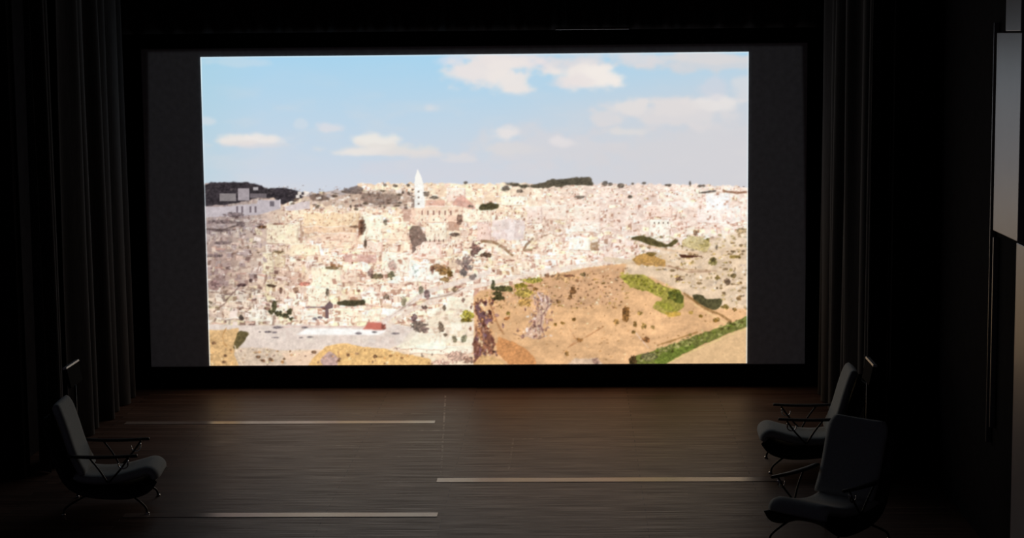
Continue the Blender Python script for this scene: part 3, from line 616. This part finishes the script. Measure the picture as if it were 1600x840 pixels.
M_chrome = principled('chrome', (.75, .75, .75), .15, .5, 1.0)
M_panel = add_noise_look(principled('satin_pale_wall_panel', (.42, .37, .37), .36, .8), (3, 3, 3), .93, 1.05, .06, .001)
M_trim = add_noise_look(principled('satin_dark_metal_trim', (.16, .15, .15), .35, .6), (3, 3, 20), .8, 1.1, .05)

# ================================================================ the stage and hall
STAGE_X0, STAGE_X1, Y_PROS, Y_NEAR = -4.6, 4.62, -4.75, -9.6
bm = bmesh.new(); box(bm, STAGE_X0 - .3, STAGE_X1 + .1, Y_NEAR, .25, -.12, 0); tag(obj('floor', bm, M_floor), kind='structure')
bm = bmesh.new(); box(bm, -4.6, 4.7, .12, .25, 0, 6.6); tag(obj('wall_back', bm, M_black), kind='structure')
bm = bmesh.new(); box(bm, -4.60, -4.45, Y_PROS, .12, 0, 6.6); tag(obj('wall_left', bm, M_black), kind='structure')
bm = bmesh.new(); box(bm, 4.45, 4.60, Y_PROS + .2, .12, 0, 6.6); tag(obj('wall_right', bm, M_black), kind='structure')
bm = bmesh.new(); box(bm, -7.4, 7.4, Y_NEAR, .25, 6.6, 6.75); tag(obj('ceiling', bm, M_ceil), kind='structure')
bm = bmesh.new(); box(bm, -7.4, -4.22, Y_PROS - .1, Y_PROS + .1, -.9, 6.6); tag(obj('wall_proscenium_left', bm, M_black), kind='structure')
bm = bmesh.new(); box(bm, 4.24, 4.62, Y_PROS - .1, Y_PROS + .1, 0, 6.6); tag(obj('wall_proscenium_right', bm, M_black), kind='structure')
bm = bmesh.new(); box(bm, -4.22, 4.24, Y_PROS - .1, Y_PROS + .1, 5.3, 6.6); tag(obj('wall_proscenium_top', bm, M_black), kind='structure')
# side wall of the hall on the right
bm = bmesh.new(); box(bm, 4.64, 4.80, -11.6, Y_PROS + .1, -1.2, 6.6); tag(obj('wall_side_right', bm, M_black), kind='structure')

# curtains hanging along both sides of the stage
def fold_sheet(bm, path, z0, z1, amp, waves, seed, nrm, lean=0.0):
    """a pleated sheet: path = (x0, y0) -> (x1, y1); pleats push out along nrm and wander with height"""
    rnd = random.Random(seed); nu, nv = int(waves * 22), 26
    ph = [rnd.uniform(0, 6.28) for _ in range(6)]; fr = [waves * 2 * PI, waves * 2 * PI * .53, waves * 2 * PI * 1.71]
    (xa, ya), (xb, yb) = path; g = []
    for j in range(nv + 1):
        v = j / nv; row = []
        for i in range(nu + 1):
            u = i / nu
            s = math.sin(fr[0] * u + ph[0] + .9 * math.sin(2.3 * v + ph[3]) * (1 - v) * .6)
            o = amp * (.62 * s + .25 * math.sin(fr[1] * u + ph[1] + .7 * v) + .16 * math.sin(fr[2] * u + ph[2] + 1.3 * v))
            o *= .55 + .45 * (1 - v) ** .5
            row.append(bm.verts.new((xa + (xb - xa) * u + nrm[0] * (o + lean * (1 - v)), ya + (yb - ya) * u + nrm[1] * (o + lean * (1 - v)), z0 + (z1 - z0) * v)))
        g.append(row)
    for j in range(nv):
        for i in range(nu): bm.faces.new((g[j][i], g[j][i + 1], g[j + 1][i + 1], g[j + 1][i]))
    return bm

def curtain(label, path, z0, z1, amp, waves, seed, nrm, group, name='stage_curtain', lean=0.0):
    t = thing(name, label, 'curtain', (path[0][0], path[0][1], z0), 0, group)
    bm = bmesh.new(); x0, y0 = path[0]
    fold_sheet(bm, ((0, 0), (path[1][0] - x0, path[1][1] - y0)), 0, z1 - z0, amp, waves, seed, nrm, lean)
    bmesh.ops.recalc_face_normals(bm, faces=bm.faces)
    bmesh.ops.solidify(bm, geom=list(bm.faces), thickness=.008)
    obj('drape', bm, M_velvet, t, smooth=True)
    return t

G = 'black drapes masking the sides of the stage'
curtain('black pleated drape at the front of the left stage side, behind the left armchair', ((-4.10, -4.62), (-4.10, -3.85)), .01, 5.9, .12, 2.6, 3, (1, 0), G)
curtain('black pleated drape on the left stage side, next to the screen', ((-4.14, -3.1), (-4.14, -.42)), .01, 5.9, .12, 6, 5, (1, 0), G)
curtain('black pleated drape at the front of the right stage side, with one pale fold', ((4.15, -4.62), (4.15, -3.70)), .01, 5.9, .12, 2.6, 8, (-1, 0), G)
curtain('black pleated drape on the right stage side, next to the screen', ((4.15, -3.2), (4.15, -.42)), .01, 5.9, .12, 6, 12, (-1, 0), G)
curtain('long black border drape hanging above the screen', ((-4.28, -.18), (4.28, -.18)), 4.34, 6.3, .04, 26, 14, (0, -1), None, 'border_curtain')

# a thin pipe hanging high above the screen
t = thing('hanging_pipe', 'thin dark pipe hung above the right half of the screen', 'pipe', (1.42, -1.0, 4.35))
bm = bmesh.new(); tube(bm, [(-.42, 0, 0), (.42, 0, 0)], .012); obj('pipe', bm, M_trim, t)
for x in (-.3, .3):
    bm = bmesh.new(); tube(bm, [(x, 0, .008), (x, 0, 2.1)], .004, 6); obj('hanger_cable', bm, M_wire, t)

# ================================================================ the screen with the film on it
W, ZB, H = 6.59849, 0.28341, 3.77447
scr = thing('projection_screen', 'wide screen at the back of the stage showing a hillside town under cloudy sky', 'screen', (0, 0, 0))
bm = bmesh.new(); box(bm, -4.02, 4.0, .0, .03, ZB - .012, ZB + H + .10); obj('screen_fabric', bm, M_screen, scr)
bm = bmesh.new(); box(bm, -4.06, 4.04, -.01, .06, .10, ZB - .013, .008); obj('bottom_weight_bar', bm, M_hem, scr)
bm = bmesh.new(); box(bm, -4.06, 4.04, -.01, .09, ZB + H + .101, ZB + H + .26, .01); obj('top_case', bm, M_hem, scr)
for sx in (-3.9, 3.88):
    bm = bmesh.new(); box(bm, sx - .03, sx + .03, .0, .06, .001, .10, .004); obj('foot', bm, M_hem, scr)

def srgb_to_lin(a): return np.where(a <= .04045, a / 12.92, ((a + .055) / 1.055) ** 2.4)

def build_film(parent):
    film = paint_film(); X0, Y0 = 316, 80; Ht, Wd = film.shape[:2]
    nx, ny = 846, 480
    u = np.linspace(0, 1, nx); v = np.linspace(0, 1, ny)              # v = 0 at the top
    U, V = np.meshgrid(u, v)
    # the film frame's four corners in the raster's own coordinates
    tl, tr, bl, br = (315.5, 90.0), (1169.5, 80.0), (325.0, 572.0), (1167.5, 566.0)
    px = ((tl[0] * (1 - U) + tr[0] * U) * (1 - V) + (bl[0] * (1 - U) + br[0] * U) * V) - X0
    py = ((tl[1] * (1 - U) + tr[1] * U) * (1 - V) + (bl[1] * (1 - U) + br[1] * U) * V) - Y0
    px = np.clip(px, 0, Wd - 1.001); py = np.clip(py, 0, Ht - 1.001)
    ix, iy = px.astype(int), py.astype(int); fx, fy = (px - ix)[..., None], (py - iy)[..., None]
    c = (film[iy, ix] * (1 - fx) + film[iy, ix + 1] * fx) * (1 - fy) + (film[iy + 1, ix] * (1 - fx) + film[iy + 1, ix + 1] * fx) * fy
    e = np.minimum(np.minimum(U * nx, (1 - U) * nx), V * ny)[..., None]; rim = np.clip(2.2 - e, 0, 1) * .5
    c = c * (1 - rim) + np.array([.88, .94, .96]) * rim
    co = np.zeros((ny * nx, 3), np.float32)
    co[:, 0] = (-W / 2 + U * W).ravel(); co[:, 1] = -.004; co[:, 2] = (ZB + H * (1 - V)).ravel()
    idx = np.arange(ny * nx).reshape(ny, nx)
    q = np.stack([idx[1:, :-1], idx[1:, 1:], idx[:-1, 1:], idx[:-1, :-1]], -1).reshape(-1, 4)
    me = bpy.data.meshes.new('projected_film')
    me.vertices.add(len(co)); me.vertices.foreach_set('co', co.ravel())
    me.loops.add(q.size); me.loops.foreach_set('vertex_index', q.ravel().astype(np.int32))
    me.polygons.add(len(q)); me.polygons.foreach_set('loop_start', np.arange(0, q.size, 4, dtype=np.int32))
    me.update(calc_edges=True)
    at = me.attributes.new('film_colour', 'FLOAT_COLOR', 'POINT')
    rgba = np.ones((ny * nx, 4), np.float32); rgba[:, :3] = srgb_to_lin(c.reshape(-1, 3)); at.data.foreach_set('color', rgba.ravel())
    m = bpy.data.materials.new('projected_film_light'); m.use_nodes = True; nt = m.node_tree; nt.nodes.clear()
    a = nt.nodes.new('ShaderNodeAttribute'); a.attribute_name = 'film_colour'
    em = nt.nodes.new('ShaderNodeEmission'); em.inputs[1].default_value = SCREEN_GAIN
    out = nt.nodes.new('ShaderNodeOutputMaterial'); nt.links.new(a.outputs['Color'], em.inputs[0]); nt.links.new(em.outputs[0], out.inputs[0])
    me.materials.append(m)
    o = bpy.data.objects.new('projected_film', me); COL.objects.link(o); o.parent = parent
    tag(o, 'bright film frame of a pale hillside town, blue sky and ochre ravine')
    return o
build_film(scr)

# ================================================================ pale strips set in the stage floor
def strip(x0, x1, y, w, label, seed=0):
    t = bmesh.new(); box(t, x0, x1, y - w / 2, y + w / 2, .0005, .004, .001)
    o = obj('floor_strip', t, M_strip); tag(o, label, 'floor strip', 'pale smooth strips lying across the stage floor')
    return o
strip(-3.86, -.37, -2.13, .15, 'pale smooth strip across the stage floor, the one nearest the screen')
strip(-.15, 3.22, -4.95, .17, 'pale smooth strip on the right half of the stage floor, leading to the armchairs')
strip(-2.9, -.05, -6.30, .15, 'pale smooth strip on the left half of the stage floor, the one farthest from the screen')

# ================================================================ armchairs (facing +X)
def make_chair():
    t = thing('armchair', 'armchair', 'armchair')
    # dark bent shell: a sling under the seat that rises behind the back
    prof = [(.43, .335), (.36, .255), (.22, .215), (.04, .215), (-.14, .24), (-.26, .30), (-.325, .40), (-.375, .54), (-.43, .72), (-.485, .90)]
    P = [(p.x, p.z) for p in curve([(a, 0, b) for a, b in prof], 4)]
    bm = bmesh.new(); slab(bm, P, .03, lambda s: .33 - .03 * s, 12, wing=.075); obj('shell', bm, M_shell, t, smooth=True)
    # seat cushion with a rolled front
    prof = [(-.27, .33), (-.10, .30), (.10, .305), (.28, .345), (.40, .375), (.455, .345), (.46, .30)]
    P = [(p.x, p.z) for p in curve([(a, 0, b) for a, b in prof], 4)]
    bm = bmesh.new(); slab(bm, P[::-1], .085, lambda s: .295, 12, bulge=.01); sc = obj('seat', bm, M_chair, t, smooth=True); tag(sc, 'light grey seat with a rolled front edge')
    # tall light back pad
    prof = [(-.20, .34), (-.26, .46), (-.31, .60), (-.355, .76), (-.40, .90), (-.44, .985)]
    P = [(p.x, p.z) for p in curve([(a, 0, b) for a, b in prof], 5)]
    bm = bmesh.new(); slab(bm, P[::-1], .085, lambda s: .30 - .05 * (1 - min(1, s / .25)) ** 2, 12, bulge=.01, wing=.03); bk = obj('backrest', bm, M_chair, t, smooth=True); tag(bk, 'light grey tall backrest')
    # thin flat armrests carried by bent wire
    for s in (-1, 1):
        y = s * .37; bm = bmesh.new()
        A = curve([(-.30, y, .555), (-.15, y, .542), (.08, y, .538), (.30, y, .545), (.33, y, .545)], 5)
        rows = []
        for i, p in enumerate(A):
            q = i / (len(A) - 1); w = .018 + .018 * math.sin(PI * min(1, q * 1.05 + .12)) ; h = .012
            rows.append([bm.verts.new((p.x, p.y + a * w, p.z + b * h)) for a, b in ((-1, -.5), (-.6, -1), (.6, -1), (1, -.5), (1, .5), (.6, 1), (-.6, 1), (-1, .5))])
        for i in range(len(rows) - 1):
            for k in range(8): bm.faces.new((rows[i][k], rows[i][(k + 1) % 8], rows[i + 1][(k + 1) % 8], rows[i + 1][k]))
        bm.faces.new(rows[0]); bm.faces.new(rows[-1][::-1])
        a = obj('armrest', bm, M_wood, t, smooth=True)
        bm = bmesh.new(); tube(bm, curve([(.25, y, .53), (.17, y * .98, .42), (.06, y * .94, .30)], 6), .009, 8); obj('arm_strut', bm, M_wire, a, smooth=True)
        bm = bmesh.new(); tube(bm, curve([(-.10, y, .53), (-.02, y * .98, .42), (.05, y * .94, .30)], 6), .009, 8); obj('arm_strut', bm, M_wire, a, smooth=True)
        bm = bmesh.new(); tube(bm, [(.20 + .045 * math.cos(k * .3), y * 1.0, .475 + .045 * math.sin(k * .3)) for k in range(10, 22)], .006, 6)
        box(bm, .235, .25, y - .012, y + .012, .46, .505, .003)
        r = obj('arm_bracket', bm, M_chrome, a, smooth=True); tag(r, 'small chrome bracket')
    # splayed wire legs with little feet
    for sx, sy in ((1, 1), (1, -1), (-1, 1), (-1, -1)):
        x0, x1 = (.20, .40) if sx > 0 else (-.12, -.36)
        bm = bmesh.new(); tube(bm, curve([(x0 - .06 * sx, sy * .20, .205), (x0 + .03 * sx, sy * .26, .17), (x1 - .03 * sx, sy * .33, .075), (x1, sy * .345, .012)], 6), .010, 8)
        l = obj('leg', bm, M_wire, t, smooth=True)
        bm = bmesh.new(); tube(bm, [(x1, sy * .345, .0), (x1, sy * .345, .014), (x1, sy * .345, .02)], [.018, .018, .010], 12); tag(obj('leg_foot', bm, M_chrome, l, smooth=True), 'small chrome foot')
    bm = bmesh.new(); tube(bm, [(.14, -.21, .20), (.14, .21, .20)], .009, 8); tube(bm, [(-.06, -.21, .20), (-.06, .21, .20)], .009, 8); tube(bm, [(-.06, 0, .20), (.14, 0, .20)], .009, 8)
    obj('under_frame', bm, M_wire, t, smooth=True)
    return t

def copy_thing(src, loc, rz, label):
    r = src.copy(); COL.objects.link(r); r.location = loc; r.rotation_euler = (0, 0, rz); r['label'] = label
    def kids(a, b):
        for ch in [o for o in list(bpy.data.objects) if o.parent == a]:
            c = ch.copy(); COL.objects.link(c); c.parent = b; kids(ch, c)
    kids(src, r); return r

CH = make_chair(); CH['group'] = 'light grey armchairs with thin dark arms on the stage'
CH.location = (-3.12, -5.93, 0); CH.rotation_euler = (0, 0, math.radians(4))
CH['label'] = 'light grey armchair with thin dark arms standing alone on the left side of the stage'
copy_thing(CH, (3.52, -4.36, 0), math.radians(178), 'light grey armchair on the right of the stage, the one nearer the screen')
copy_thing(CH, (3.36, -7.20, 0), math.radians(226), 'shaded armchair on the right of the stage, turned away from the screen')

# ================================================================ slim stands with a pale edged desk beside the chairs
def make_stand():
    t = thing('music_stand', 'stand', 'music stand')
    bm = bmesh.new(); tube(bm, [(0, 0, .12), (0, 0, 1.03)], .011, 10); obj('pole', bm, M_wire, t, smooth=True)
    bm = bmesh.new(); box(bm, -.015, .015, -.22, .22, .99, 1.175, .004, Matrix.Translation((0, 0, 1.02)) @ Matrix.Rotation(math.radians(-12), 4, 'Y') @ Matrix.Translation((0, 0, -1.02))); obj('desk', bm, M_matt, t)
    bm = bmesh.new(); box(bm, -.02, .02, -.235, .235, 1.176, 1.197, .003, Matrix.Translation((0, 0, 1.02)) @ Matrix.Rotation(math.radians(-12), 4, 'Y') @ Matrix.Translation((0, 0, -1.02)))
    e = obj('top_edge', bm, principled('brushed_aluminium_edge', (.8, .8, .8), .3, .5, 0), t); tag(e, 'pale metal top edge')
    for k in range(3):
        a = 2 * PI * k / 3 + .4
        bm = bmesh.new(); tube(bm, [(0, 0, .20), (.13 * math.cos(a), .13 * math.sin(a), .10), (.24 * math.cos(a), .24 * math.sin(a), .008)], .008, 8); obj('leg', bm, M_wire, t, smooth=True)
    return t
ST = make_stand(); ST['group'] = 'slim black stands beside the armchairs'
ST.location = (-3.62, -5.10, 0); ST.rotation_euler = (0, 0, 0)
ST['label'] = 'slim dark stand with a pale top edge behind the armchair on the left'
copy_thing(ST, (3.97, -5.15, 0), PI, 'slim dark stand with a pale top edge behind the armchairs on the right')

# ================================================================ the right wall of the hall: panels and edge trims
def wall_panel(y0, y1, z0, z1, label, x=4.64, th=.05):
    bm = bmesh.new(); box(bm, x - th, x, y1, y0, z0, z1, .006)
    o = obj('wall_panel', bm, M_panel); tag(o, label, 'wall panel', 'pale satin panels on the right hall wall'); return o
wall_panel(-7.60, -8.46, 2.68, 4.272, 'tall pale satin panel on the right hall wall, glowing grey above and pinkish below')
wall_panel(-7.90, -8.42, 4.282, 5.6, 'pale panel set back above the tall glowing panel, at the top right corner')
wall_panel(-8.43, -9.9, -.9, 2.672, 'brown lit pale panel low at the right edge, under the tall glowing panel')
def wall_trim(y, z0, z1, w, label, x=4.64, th=.04):
    bm = bmesh.new(); box(bm, x - th, x, y - w / 2, y + w / 2, z0, z1, .003)
    o = obj('edge_trim', bm, M_trim); tag(o, label, 'trim strip', 'thin vertical trims on the right hall wall'); return o
wall_trim(-7.44, 0.9, 4.35, .018, 'thin dark metal trim running up the black wall, left of the pale panels')
wall_trim(-7.57, 1.05, 2.62, .03, 'short satin trim under the left edge of the tall glowing panel')
